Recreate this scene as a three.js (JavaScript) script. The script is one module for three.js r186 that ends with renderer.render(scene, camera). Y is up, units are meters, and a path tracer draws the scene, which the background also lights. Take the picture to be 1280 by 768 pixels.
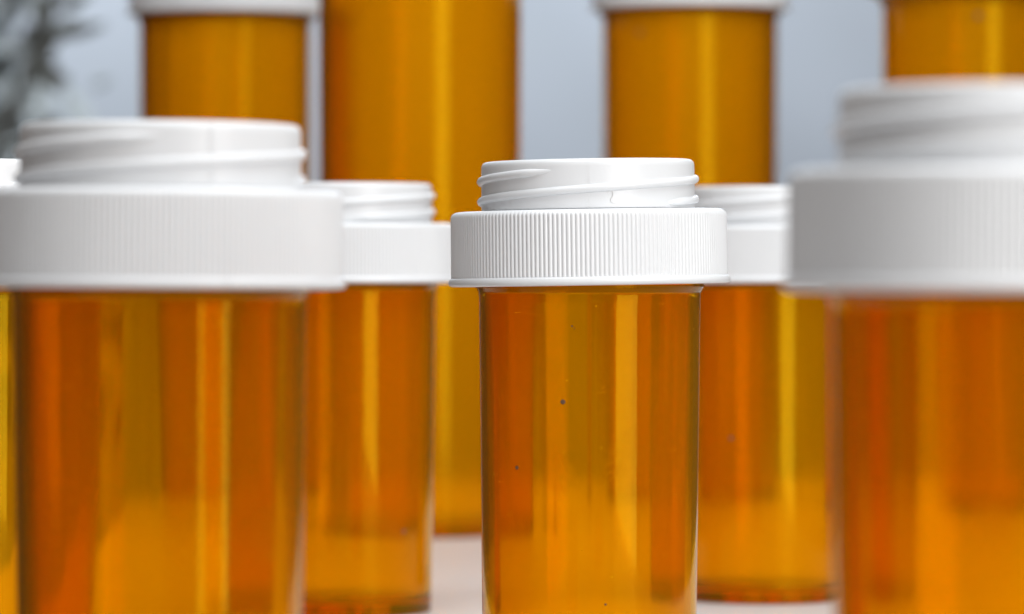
import * as THREE from 'three';
import { RoundedBoxGeometry } from 'three/addons/geometries/RoundedBoxGeometry.js';
import { RectAreaLightUniformsLib } from 'three/addons/lights/RectAreaLightUniformsLib.js';
import { ImprovedNoise } from 'three/addons/math/ImprovedNoise.js';

// ---------------------------------------------------------------- camera, light, exposure
const F = 5200;                       // focal length in photograph pixels (1280 wide)
const U = 0.0001086;                  // metres per pixel at the sharp bottle
const D0 = F * U;                     // distance of the sharp bottle's axis
const HZ = 344.6;                     // horizon row in the photograph
const EYE = 525 * U;                  // camera height above the table
const scene = new THREE.Scene();
const camera = new THREE.PerspectiveCamera(2 * Math.atan(384 / F) * 180 / Math.PI, 1024 / 614, 0.02, 20);
camera.position.set(0, EYE, 0);
camera.rotation.x = -Math.atan((384 - HZ) / F);
camera.focus = D0 - 0.0155;
camera.userData.fStop = 31;
scene.add(camera);

const renderer = new THREE.WebGLRenderer({ antialias: true });
renderer.toneMapping = THREE.LinearToneMapping;
renderer.toneMappingExposure = 1.1;
renderer.shadowMap.enabled = true;
RectAreaLightUniformsLib.init();
scene.background = new THREE.Color().setRGB(0.06, 0.034, 0.018);

function softbox(w, h, intensity, color, pos, target) {
  const l = new THREE.RectAreaLight(new THREE.Color().setRGB(...color), intensity, w, h);
  l.position.set(...pos); l.lookAt(...target); scene.add(l);
  return l;
}
softbox(0.30, 0.5, 6.6, [1, 0.985, 0.96], [0.44, 0.19, 0.0], [0.0, 0.05, -0.62]);      // tall softbox, right of the camera
softbox(1.8, 1.0, 0.85, [0.96, 0.985, 1], [-0.1, 0.6, 1.1], [0, 0.03, -0.6]);                 // large dim bank behind the camera
softbox(1.0, 0.9, 4.1, [0.93, 0.97, 1], [0.12, 0.85, -0.42], [0, 0, -0.5]);             // overhead bank
softbox(1.4, 0.12, 34, [0.94, 0.975, 1], [0.05, 0.74, -2.32], [0, 0.2, -2.5]);             // backdrop light

// ---------------------------------------------------------------- helpers
const noise = new ImprovedNoise();
function rng(seed) { let s = seed >>> 0; return () => ((s = (s * 1664525 + 1013904223) >>> 0) / 4294967296); }
const smooth = (a, b, x) => { const t = Math.min(1, Math.max(0, (x - a) / (b - a))); return t * t * (3 - 2 * t); };

// surface of revolution; profile [[r, y], ...] runs up the outside (pixels of the sharp bottle); disp(angle, y, i) changes r
function revolve(profile, segs, disp, closed = false, uvR = 0) {
  const n = profile.length, pos = [], uv = [], idx = [];
  for (let i = 0; i < n; i++) for (let k = 0; k < segs; k++) {
    const a = k / segs * Math.PI * 2, [r0, y] = profile[i], r = r0 + (disp ? disp(a, y, i, r0) : 0);
    pos.push(Math.sin(a) * r * U, y * U, Math.cos(a) * r * U); uv.push(k / segs * 2 * Math.PI * (uvR || r0) * U, y * U);
  }
  const rows = closed ? n : n - 1;
  for (let i = 0; i < rows; i++) for (let k = 0; k < segs; k++) {
    const i2 = (i + 1) % n, a = i * segs + k, b = i * segs + (k + 1) % segs, c = i2 * segs + k, d = i2 * segs + (k + 1) % segs;
    if (profile[i][0] > 1e-6) idx.push(a, b, d);
    if (profile[i2][0] > 1e-6) idx.push(a, d, c);
  }
  const g = new THREE.BufferGeometry();
  g.setAttribute('position', new THREE.Float32BufferAttribute(pos, 3));
  g.setAttribute('uv', new THREE.Float32BufferAttribute(uv, 2));
  g.setIndex(idx); g.computeVertexNormals();
  return g;
}
// rounded corner points between p0-p1-p2
function fillet(pts, radii, steps = 5) {
  const out = [];
  pts.forEach((p, i) => {
    const rad = radii[i] || 0;
    if (!rad || i === 0 || i === pts.length - 1) { out.push(p); return; }
    const a = pts[i - 1], b = pts[i + 1];
    const va = [a[0] - p[0], a[1] - p[1]], vb = [b[0] - p[0], b[1] - p[1]], la = Math.hypot(...va), lb = Math.hypot(...vb);
    const ra = Math.min(rad, la * 0.49), rb = Math.min(rad, lb * 0.49);
    const s = [p[0] + va[0] / la * ra, p[1] + va[1] / la * ra], e = [p[0] + vb[0] / lb * rb, p[1] + vb[1] / lb * rb];
    for (let k = 0; k <= steps; k++) { const t = k / steps, u = 1 - t; out.push([u * u * s[0] + 2 * u * t * p[0] + t * t * e[0], u * u * s[1] + 2 * u * t * p[1] + t * t * e[1]]); }
  });
  return out;
}
// split long profile spans so that smooth normals stay tight at corners
function dense(pts, most) {
  const out = [pts[0]];
  for (let i = 1; i < pts.length; i++) {
    const a = pts[i - 1], b = pts[i], l = Math.hypot(b[0] - a[0], b[1] - a[1]);
    if (l > 6) {
      const e = 1.2 / l;
      const n = Math.max(1, Math.round(l / most));
      out.push([a[0] + (b[0] - a[0]) * e, a[1] + (b[1] - a[1]) * e]);
      for (let k = 1; k < n; k++) out.push([a[0] + (b[0] - a[0]) * k / n, a[1] + (b[1] - a[1]) * k / n]);
      out.push([a[0] + (b[0] - a[0]) * (1 - e), a[1] + (b[1] - a[1]) * (1 - e)]);
    }
    out.push(b);
  }
  return out;
}
function tex(w, h, f, srgb) {
  const d = new Uint8Array(w * h * 4);
  for (let y = 0; y < h; y++) for (let x = 0; x < w; x++) { const c = f(x / w, y / h, x, y), o = (y * w + x) * 4; for (let k = 0; k < 3; k++) d[o + k] = Math.max(0, Math.min(255, (Array.isArray(c) ? c[k] : c) * 255)); d[o + 3] = 255; }
  const t = new THREE.DataTexture(d, w, h); t.wrapS = t.wrapT = THREE.RepeatWrapping; t.magFilter = THREE.LinearFilter; t.minFilter = THREE.LinearMipmapLinearFilter; t.generateMipmaps = true;
  if (srgb) t.colorSpace = THREE.SRGBColorSpace; t.needsUpdate = true; return t;
}
const names = {};
const numbered = (n) => { names[n] = (names[n] ?? -1) + 1; return names[n] ? `${n}_${String(names[n]).padStart(3, '0')}` : n; };
function mesh(name, g, m, parent) { const o = new THREE.Mesh(g, m); o.name = name; o.castShadow = o.receiveShadow = true; parent.add(o); return o; }

// ---------------------------------------------------------------- materials
const amber = new THREE.MeshPhysicalMaterial({
  color: new THREE.Color().setRGB(1, 0.58, 0.004), roughness: 0.05, transmission: 0.915, thickness: 0.0013, ior: 1.34,
  attenuationColor: new THREE.Color().setRGB(0.975, 0.82, 0.35), attenuationDistance: 0.0026,
});
amber.specularColor = new THREE.Color().setRGB(0.95, 0.78, 0.02);
// fine scratches and handling smears: rougher spots on the moulded plastic, one wrap of the texture per bottle
const wear = (() => {
  const W = 1024, Hh = 1024, v = new Float32Array(W * Hh).fill(0.13), rn = rng(5);
  const put = (x, y, c) => { x = ((Math.round(x) % W) + W) % W; y = Math.round(y); if (y >= 0 && y < Hh) v[y * W + x] = Math.max(v[y * W + x], c); };
  for (let i = 0; i < 260; i++) {                                   // scratches
    let x = rn() * W, y = rn() * Hh; const an = rn() < 0.6 ? 1.57 + (rn() - 0.5) * 0.3 : rn() * 6.28, l = 8 + 60 * rn() * rn(), bend = (rn() - 0.5) * 0.02, c = 0.3 + 0.4 * rn();
    for (let k = 0; k < l; k++) { const t = an + bend * k; x += Math.cos(t); y += Math.sin(t); put(x, y, c); }
  }
  for (let i = 0; i < 340; i++) { const x = rn() * W, y = rn() * Hh, q = 0.5 + 1.1 * rn() * rn(); for (let a = -2; a <= 2; a++) for (let b = -2; b <= 2; b++) if (a * a + b * b <= q * q) put(x + a, y + b, 0.75); }
  const smear = (x0, y0, w, h, tilt) => { for (let y = -h; y <= h; y++) for (let x = -w; x <= w; x++) { const e = 1 - (x * x) / (w * w) - (y * y) / (h * h); if (e > 0) { const n = noise.noise((x - y * tilt) * 0.22, (y + x * tilt) * 0.045, 2.2) * 0.5 + 0.5; put(x0 + x + y * tilt * 0.4, y0 + y, 0.13 + 0.55 * Math.min(1, e * 1.6) * n * n); } } };
  smear(46, 614, 26, 90, 0.5); smear(975, 560, 30, 60, -0.2); smear(300, 480, 40, 120, 0.3); smear(640, 700, 30, 90, 0.4); smear(800, 330, 40, 70, -0.3);
  return tex(W, Hh, (a, b, x, y) => v[y * W + x]);
})();
wear.repeat.set(1 / (2 * Math.PI * 137 * U), 1 / (513 * U));
amber.roughness = 0.42; amber.roughnessMap = wear;
const amberSoft = amber.clone(); amberSoft.roughness = 0.11; amberSoft.transmission = 0.87; amberSoft.roughnessMap = null;
const streaks = tex(512, 256, (u, v) => 0.5 + 0.5 * noise.noise(u * 60, v * 0.8, 3.1) * 0.7 + 0.2 * noise.noise(u * 160, v * 2, 7.7));
streaks.repeat.set(1 / 0.09, 1 / 0.06);
amber.bumpMap = streaks; amber.bumpScale = 0.000003;

const capBump = tex(512, 512, (u, v) => { let s = 0; for (let o = 0, f = 16; o < 4; o++, f *= 2) s += noise.noise(u * f, v * f, o * 9.3) / (o + 1); return 0.5 + 0.25 * s; });
capBump.repeat.set(1 / 0.03, 1 / 0.03);
const white = new THREE.MeshPhysicalMaterial({ color: new THREE.Color().setRGB(0.70, 0.712, 0.728), roughness: 0.34, ior: 1.49, bumpMap: capBump, bumpScale: 0.00003 });
const grime = new THREE.MeshStandardMaterial({ color: new THREE.Color().setRGB(0.12, 0.06, 0.03), roughness: 0.9 });

// ---------------------------------------------------------------- setting
const tableMat = new THREE.MeshPhysicalMaterial({ color: new THREE.Color().setRGB(0.57, 0.55, 0.535), roughness: 0.42 });
tableMat.bumpMap = capBump; tableMat.bumpScale = 0.00003;
{
  const back = -1.165, front = -0.24, th = 0.022;
  const t = mesh('table', new RoundedBoxGeometry(0.268, th, front - back, 3, 0.004), tableMat, scene);
  t.position.set(0.034, -th / 2, (front + back) / 2);
  t.userData = { kind: 'structure', label: 'smooth white table top under the amber bottles' };
  const wallMap = tex(256, 256, (u, v) => { const n = 0.5 + 0.3 * noise.noise(u * 14, v * 20, 1.3) + 0.12 * noise.noise(u * 18, v * 18, 4.1); return [0.65 * (0.9 + 0.2 * n), 0.685 * (0.9 + 0.2 * n), 0.73 * (0.9 + 0.2 * n)]; }, true);
  const w = mesh('wall', new THREE.BoxGeometry(1.24, 1.9, 0.08), new THREE.MeshStandardMaterial({ map: wallMap, roughness: 0.9 }), scene);
  w.position.set(0, 0.5, -2.54);
  w.userData = { kind: 'structure', label: 'plain blue grey wall far behind the bottles' };
}

// ---------------------------------------------------------------- bottles
function bodyGeometry(rTop, rBot, H, up, collar, wall, base, seed) {
  // outside from the centre of the base up, over the rim, and down the inside
  const rimR = rTop - 2;
  const pts = [[0, 3], [rBot * 0.78, 3], [rBot * 0.84, 0], [rBot, 0], [rTop, -collar * 1.4 - 3 + H], [rTop + collar, H - 1], [rTop + collar, H + 2], [rimR, H + 6], [rimR, H + up],
    [rimR - wall, H + up], [rTop + collar - wall - 1, H], [rTop - wall, H - collar * 2.4], [rBot - wall, base], [0, base]];
  const rad = [0, 3, 3, 7, 2, 3, 2, 2, 3, 3, 6, 8, 10, 0];
  const prof = dense(fillet(pts, rad), 24);
  const half = prof.findIndex(([, y]) => y >= H + up - 0.01);
  return revolve(prof, 144, (a, y, i, r) => {
    if (r < rBot * 0.5) return 0;
    const k = smooth(0, 60, y) ;
    const w = noise.noise(Math.cos(a) * 3.1 + seed, Math.sin(a) * 3.1, y * 0.0012 + (i > half ? 5 : 1)) * 0.7 + noise.noise(Math.cos(a) * 9 + seed, Math.sin(a) * 9, y * 0.002) * (i > half ? 0.18 : 0.05);
    return w * (0.35 + 0.65 * k) * (i > half ? 1.1 : 0.35);
  }, false, 137);
}
const RIBS = 190;
function skirtGeometry() {
  // closed shell: outside of the skirt with ribs, shoulder, underside, inside of the skirt
  const prof = [];
  prof.push([157, 3], [170, 2.5], [172, 4], [172.6, 8]);
  for (const y of [10, 12, 14, 30, 50, 70, 81, 84, 86]) prof.push([172.6 - y * 0.006, y]);
  prof.push([171.6, 88.5], [169.4, 91], [166.6, 92.5], [163, 93.1], [150, 93.3], [136, 93.4], [100, 93.4], [0, 93.4]);
  const nOut = prof.length;
  prof.push([0, 78], [120, 78], [150, 78], [155, 76], [157, 71], [157.2, 40]);
  const g = revolve(prof, RIBS * 8, (a, y, i) => {
    if (i >= nOut || i < 3) return 0;
    const f = smooth(9, 13, y) * (1 - smooth(84, 91.5, y));
    if (f <= 0) return 0;
    const c = Math.abs(Math.cos(a * RIBS / 2));
    return f * (0.47 + 0.14 * noise.noise(Math.cos(a) * 14, Math.sin(a) * 14, y * 0.02)) * (-1.9 + 3.4 * (1 - Math.pow(1 - c, 0.0001 + 1.0)) * (c < 0.55 ? c / 0.55 : 1) - 3.4 * Math.max(0, c - 0.55) * 0.35);
  }, true);
  return g;
}
function threadGeometry(phase) {
  // one start of the outer thread: a tapered ridge on the neck that climbs 0.139 px per degree for 301 degrees
  const N = 170, M = 12, pos = [], idx = [], uv = [];
  const a0 = -301, total = 301, slope = 46 / 330;
  for (let i = 0; i <= N; i++) {
    const t = i / N, deg = phase + a0 + total * t, a = deg * Math.PI / 180, y = 141 - (1 - t) * total * slope;
    const e = smooth(0, 0.05, t) * (1 - smooth(0.93, 1, t));
    for (let j = 0; j <= M; j++) {
      const q = j / M * Math.PI, out = Math.pow(Math.sin(q), 0.8) * 6.2 * e - 0.6, dy = -Math.cos(q) * 5.2 * (0.35 + 0.65 * e);
      const r = 133.2 + out; pos.push(Math.sin(a) * r * U, (y + dy) * U, Math.cos(a) * r * U); uv.push(a * 133 * U, (y + dy) * U);
    }
  }
  const W = M + 1;
  for (let i = 0; i < N; i++) for (let j = 0; j < M; j++) { const p = i * W + j; idx.push(p, p + W, p + W + 1, p, p + W + 1, p + 1); }
  const g = new THREE.BufferGeometry();
  g.setAttribute('position', new THREE.Float32BufferAttribute(pos, 3)); g.setAttribute('uv', new THREE.Float32BufferAttribute(uv, 2));
  g.setIndex(idx); g.computeVertexNormals(); return g;
}
const G = {
  skirt: skirtGeometry(),
  bead: revolve(fillet([[158, 1], [158, 0], [173, 0], [176.4, 2.5], [176.6, 6.5], [174.5, 10.5], [166, 11.2], [158, 11]], [0, 0, 4, 4, 3, 3, 0, 0], 4), 160, null, true),
  neck: revolve(dense(fillet([[112, 94.2], [133.6, 94.0], [133, 155], [118, 155.5], [116, 95.5], [60, 95.0], [0, 95]], [0, 2, 8, 6, 5, 0, 0], 6), 20), 160),
  threadA: threadGeometry(-17), threadB: threadGeometry(163),
};
function makeBottle(large) {
  const root = new THREE.Group(); root.name = numbered('pill_bottle'); scene.add(root);
  const H = large ? 1149 : 513, k = large ? 1.333 : 1;
  mesh('body', large ? bodyGeometry(206, 201, H, 88, 11, 16, 26, 4.2) : bodyGeometry(139, 133, H, 70, 5, 8.5, 22, 0.7), large ? amberSoft : amber, root);
  const cap = mesh('cap', G.skirt, white, root);
  cap.position.y = H * U; cap.scale.setScalar(k); cap.rotation.order = 'ZYX';
  mesh('flange', G.bead, white, cap); mesh('threaded_neck', G.neck, white, cap);
  mesh('thread', G.threadA, white, cap); mesh('thread', G.threadB, white, cap);
  return root;
}
const protos = {};
const SPECK = new THREE.SphereGeometry(1, 14, 10);
const bottles = [
  // px centre, scale, large, body turn, cap turn, cap tilt, label, group
  [737, 1, 0, 0, 0, 0.9, 'sharply focused amber pill bottle in the middle with crisp ribbed white cap'],
  [200, 1.316, 0, 70, 26, -0.35, 'big slightly blurred amber pill bottle with white threaded cap, front left'],
  [1264, 1.62, 0, 160, 48, -0.2, 'nearest, most blurred amber pill bottle with white cap, cut by the right edge'],
  [433, 0.8, 0, 215, -40, 0, 'smaller amber pill bottle with threaded white cap between the front left and the middle bottle'],
  [955, 0.77, 0, 290, 75, 0.2, 'smaller amber pill bottle with threaded white cap between the middle and the nearest right bottle'],
  [-45, 1.0, 0, 330, 10, 0, 'amber pill bottle at the far left edge, mostly hidden by the front left bottle'],
  [525, 0.613, 1, 0, 20, 0, 'wide tall amber bottle whose cap is above the picture, behind the middle left gap'],
  [282, 0.52, 1, 100, 0, 0, 'tall amber bottle with white cap rising behind the front left bottle'],
  [862.5, 0.53, 1, 200, 0, 0, 'tall amber bottle with white cap rising behind the middle bottle, right of centre'],
  [1218, 0.558, 1, 300, 0, 0, 'tall amber bottle at the top right corner, behind the nearest blurred bottle'],
];
const made = bottles.map(([px, s, large, bt, ct, tilt, label]) => {
  let b;
  if (!protos[large]) b = protos[large] = makeBottle(large);
  else { b = protos[large].clone(); b.name = numbered('pill_bottle'); scene.add(b); }
  const D = D0 / s; b.position.set((px - 640) / F * D, 0, -D);
  const R = Math.PI / 180, body = b.children.find((c) => c.name === 'body'), cap = b.children.find((c) => c.name === 'cap');
  body.rotation.y = bt * R; cap.rotation.y = ct * R; cap.rotation.z = tilt * R;
  b.userData = { label, category: 'pill bottle', group: large ? 'tall amber bottles at the back' : 'amber pill bottles with threaded white caps' };
  return b;
});
// specks of dust that sit on the plastic: [bottle, photograph x, y, radius px, on the cap]
for (const [n, X, Y, r, onCap] of [[0, 702, 503, 3.2], [0, 646, 587, 2.6], [0, 713, 408, 1.3], [0, 716, 411, 0.9], [0, 754, 757, 1.4],
  [3, 507, 669, 3], [4, 909, 550, 3], [8, 797, 37, 4], [9, 1210, 18, 4]]) {
  const [px, s, large] = bottles[n], H = large ? 1149 : 513, x = (X - px) / s, y = 525 + (HZ - Y) / s / 1.028;
  const R = onCap === 2 ? 133.3 : onCap ? 172.6 : large ? 201.2 + 5 * y / H : 133.2 + 6 * y / H;
  const z = Math.sqrt(R * R - x * x), o = mesh('dust_speck', SPECK, grime, made[n]);
  o.position.set(x * U, y * U, z * U); o.rotation.y = Math.atan2(x, z); o.scale.set(r / s * U, r * 0.95 / s * U, 0.7 * U);
}

{ // a curl of lint clinging to the threaded neck of the sharp bottle
  const pts = [[756, 240.5], [760, 238.5], [763, 241], [762.5, 246], [760, 250], [763, 254], [769, 253.5]].map(([X, Y]) => { const x = X - 737, y = 525 + (HZ - Y) / 1.026, R = 134.4; return new THREE.Vector3(x * U, y * U, Math.sqrt(R * R - x * x) * U); });
  mesh('lint', new THREE.TubeGeometry(new THREE.CatmullRomCurve3(pts), 40, 0.32 * U, 6), new THREE.MeshStandardMaterial({ color: new THREE.Color().setRGB(0.66, 0.65, 0.63), roughness: 0.9 }), made[0]);
}

// ---------------------------------------------------------------- blurred grey-green plant far behind, top left
{
  const plant = new THREE.Group(); plant.name = numbered('plant'); scene.add(plant);
  const DP = 1.95, at = (X, Y, d = 0) => new THREE.Vector3((X - 640) / F * (DP + d), EYE + (HZ - Y) / F * (DP + d), -(DP + d));
  const rootAt = at(-90, 560); plant.position.copy(rootAt);
  plant.userData = { label: 'blurred grey green sprig of leaves against the wall, top left corner', category: 'plant' };
  const leafMat = new THREE.MeshStandardMaterial({ color: new THREE.Color().setRGB(0.21, 0.232, 0.225), roughness: 0.8, side: THREE.DoubleSide });
  const pale = new THREE.MeshStandardMaterial({ color: new THREE.Color().setRGB(0.2, 0.225, 0.235), roughness: 0.8, side: THREE.DoubleSide });
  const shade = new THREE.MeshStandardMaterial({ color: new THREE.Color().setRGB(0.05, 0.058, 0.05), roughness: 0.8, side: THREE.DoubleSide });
  const stemMat = new THREE.MeshStandardMaterial({ color: new THREE.Color().setRGB(0.14, 0.15, 0.14), roughness: 0.9 });
  function stem(pts, r) { const c = new THREE.CatmullRomCurve3(pts.map((p) => p.clone().sub(rootAt))); mesh('stem', new THREE.TubeGeometry(c, 24, r, 7), stemMat, plant); }
  const mk = (() => { const g = new THREE.SphereGeometry(1, 12, 8); const p = g.attributes.position; for (let i = 0; i < p.count; i++) { const x = p.getX(i), w = Math.sqrt(Math.max(0, 1 - x * x)); p.setY(i, p.getY(i) * (1 - 0.35 * x)); p.setZ(i, p.getZ(i) + 1.5 * x * x - w * 0.2); } g.computeVertexNormals(); return g; })();
  function leaf(X0, Y0, X1, Y1, w, d = 0) {
    const a = at(X0, Y0, d), b = at(X1, Y1, d + 0.01), m = a.clone().add(b).multiplyScalar(0.5), dir = b.clone().sub(a), o = mesh('leaf', mk, leafMat, plant);
    o.position.copy(m).sub(rootAt); o.quaternion.setFromUnitVectors(new THREE.Vector3(1, 0, 0), dir.clone().normalize());
    o.scale.set(dir.length() / 2, w * DP / F / 2, 0.0012);
    return o;
  }
  stem([at(-90, 560), at(-60, 330), at(-10, 190), at(30, 100), at(58, 40), at(70, -60)], 0.0026);
  stem([at(-60, 330), at(-20, 210), at(30, 175), at(70, 150)], 0.0018);
  stem([at(30, 100), at(60, 60), at(90, 40), at(120, 34)], 0.0014);
  // the dark sprig in front
  for (const l of [[74, 45, 132, 31, 15], [70, 8, 112, -6, 20], [52, 66, 70, 34, 26], [34, 96, 58, 58, 28], [50, 92, 86, 100, 22], [40, 84, 74, 112, 18], [66, 40, 96, 22, 14], [44, 30, 64, -10, 24]]) leaf(...l);
  // paler, looser leaves behind it
  const rnd = rng(11);
  for (let i = 0; i < 120; i++) {
    const t = rnd(), x = -60 + 125 * Math.pow(rnd(), 1.15) * (0.75 + 0.35 * t), y = -40 + 275 * t, an = rnd() * 6.28, l = 22 + 26 * rnd();
    const o = leaf(x - Math.cos(an) * l / 2, y - Math.sin(an) * l / 2, x + Math.cos(an) * l / 2, y + Math.sin(an) * l / 2, 30 + 26 * rnd(), 0.12 + 0.25 * rnd());
    o.material = pale; o.rotateX(rnd() * 2.2 - 1.1);
  }
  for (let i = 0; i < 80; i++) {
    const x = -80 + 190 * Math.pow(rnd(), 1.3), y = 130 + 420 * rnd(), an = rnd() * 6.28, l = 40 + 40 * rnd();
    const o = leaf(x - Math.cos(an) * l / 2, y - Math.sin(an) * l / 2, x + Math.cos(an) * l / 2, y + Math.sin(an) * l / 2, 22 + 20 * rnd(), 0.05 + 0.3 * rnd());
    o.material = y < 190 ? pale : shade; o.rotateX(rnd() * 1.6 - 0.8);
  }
  leaf(113, 108, 137, 99, 14, 0.3).material = pale;
}
renderer.render(scene, camera);
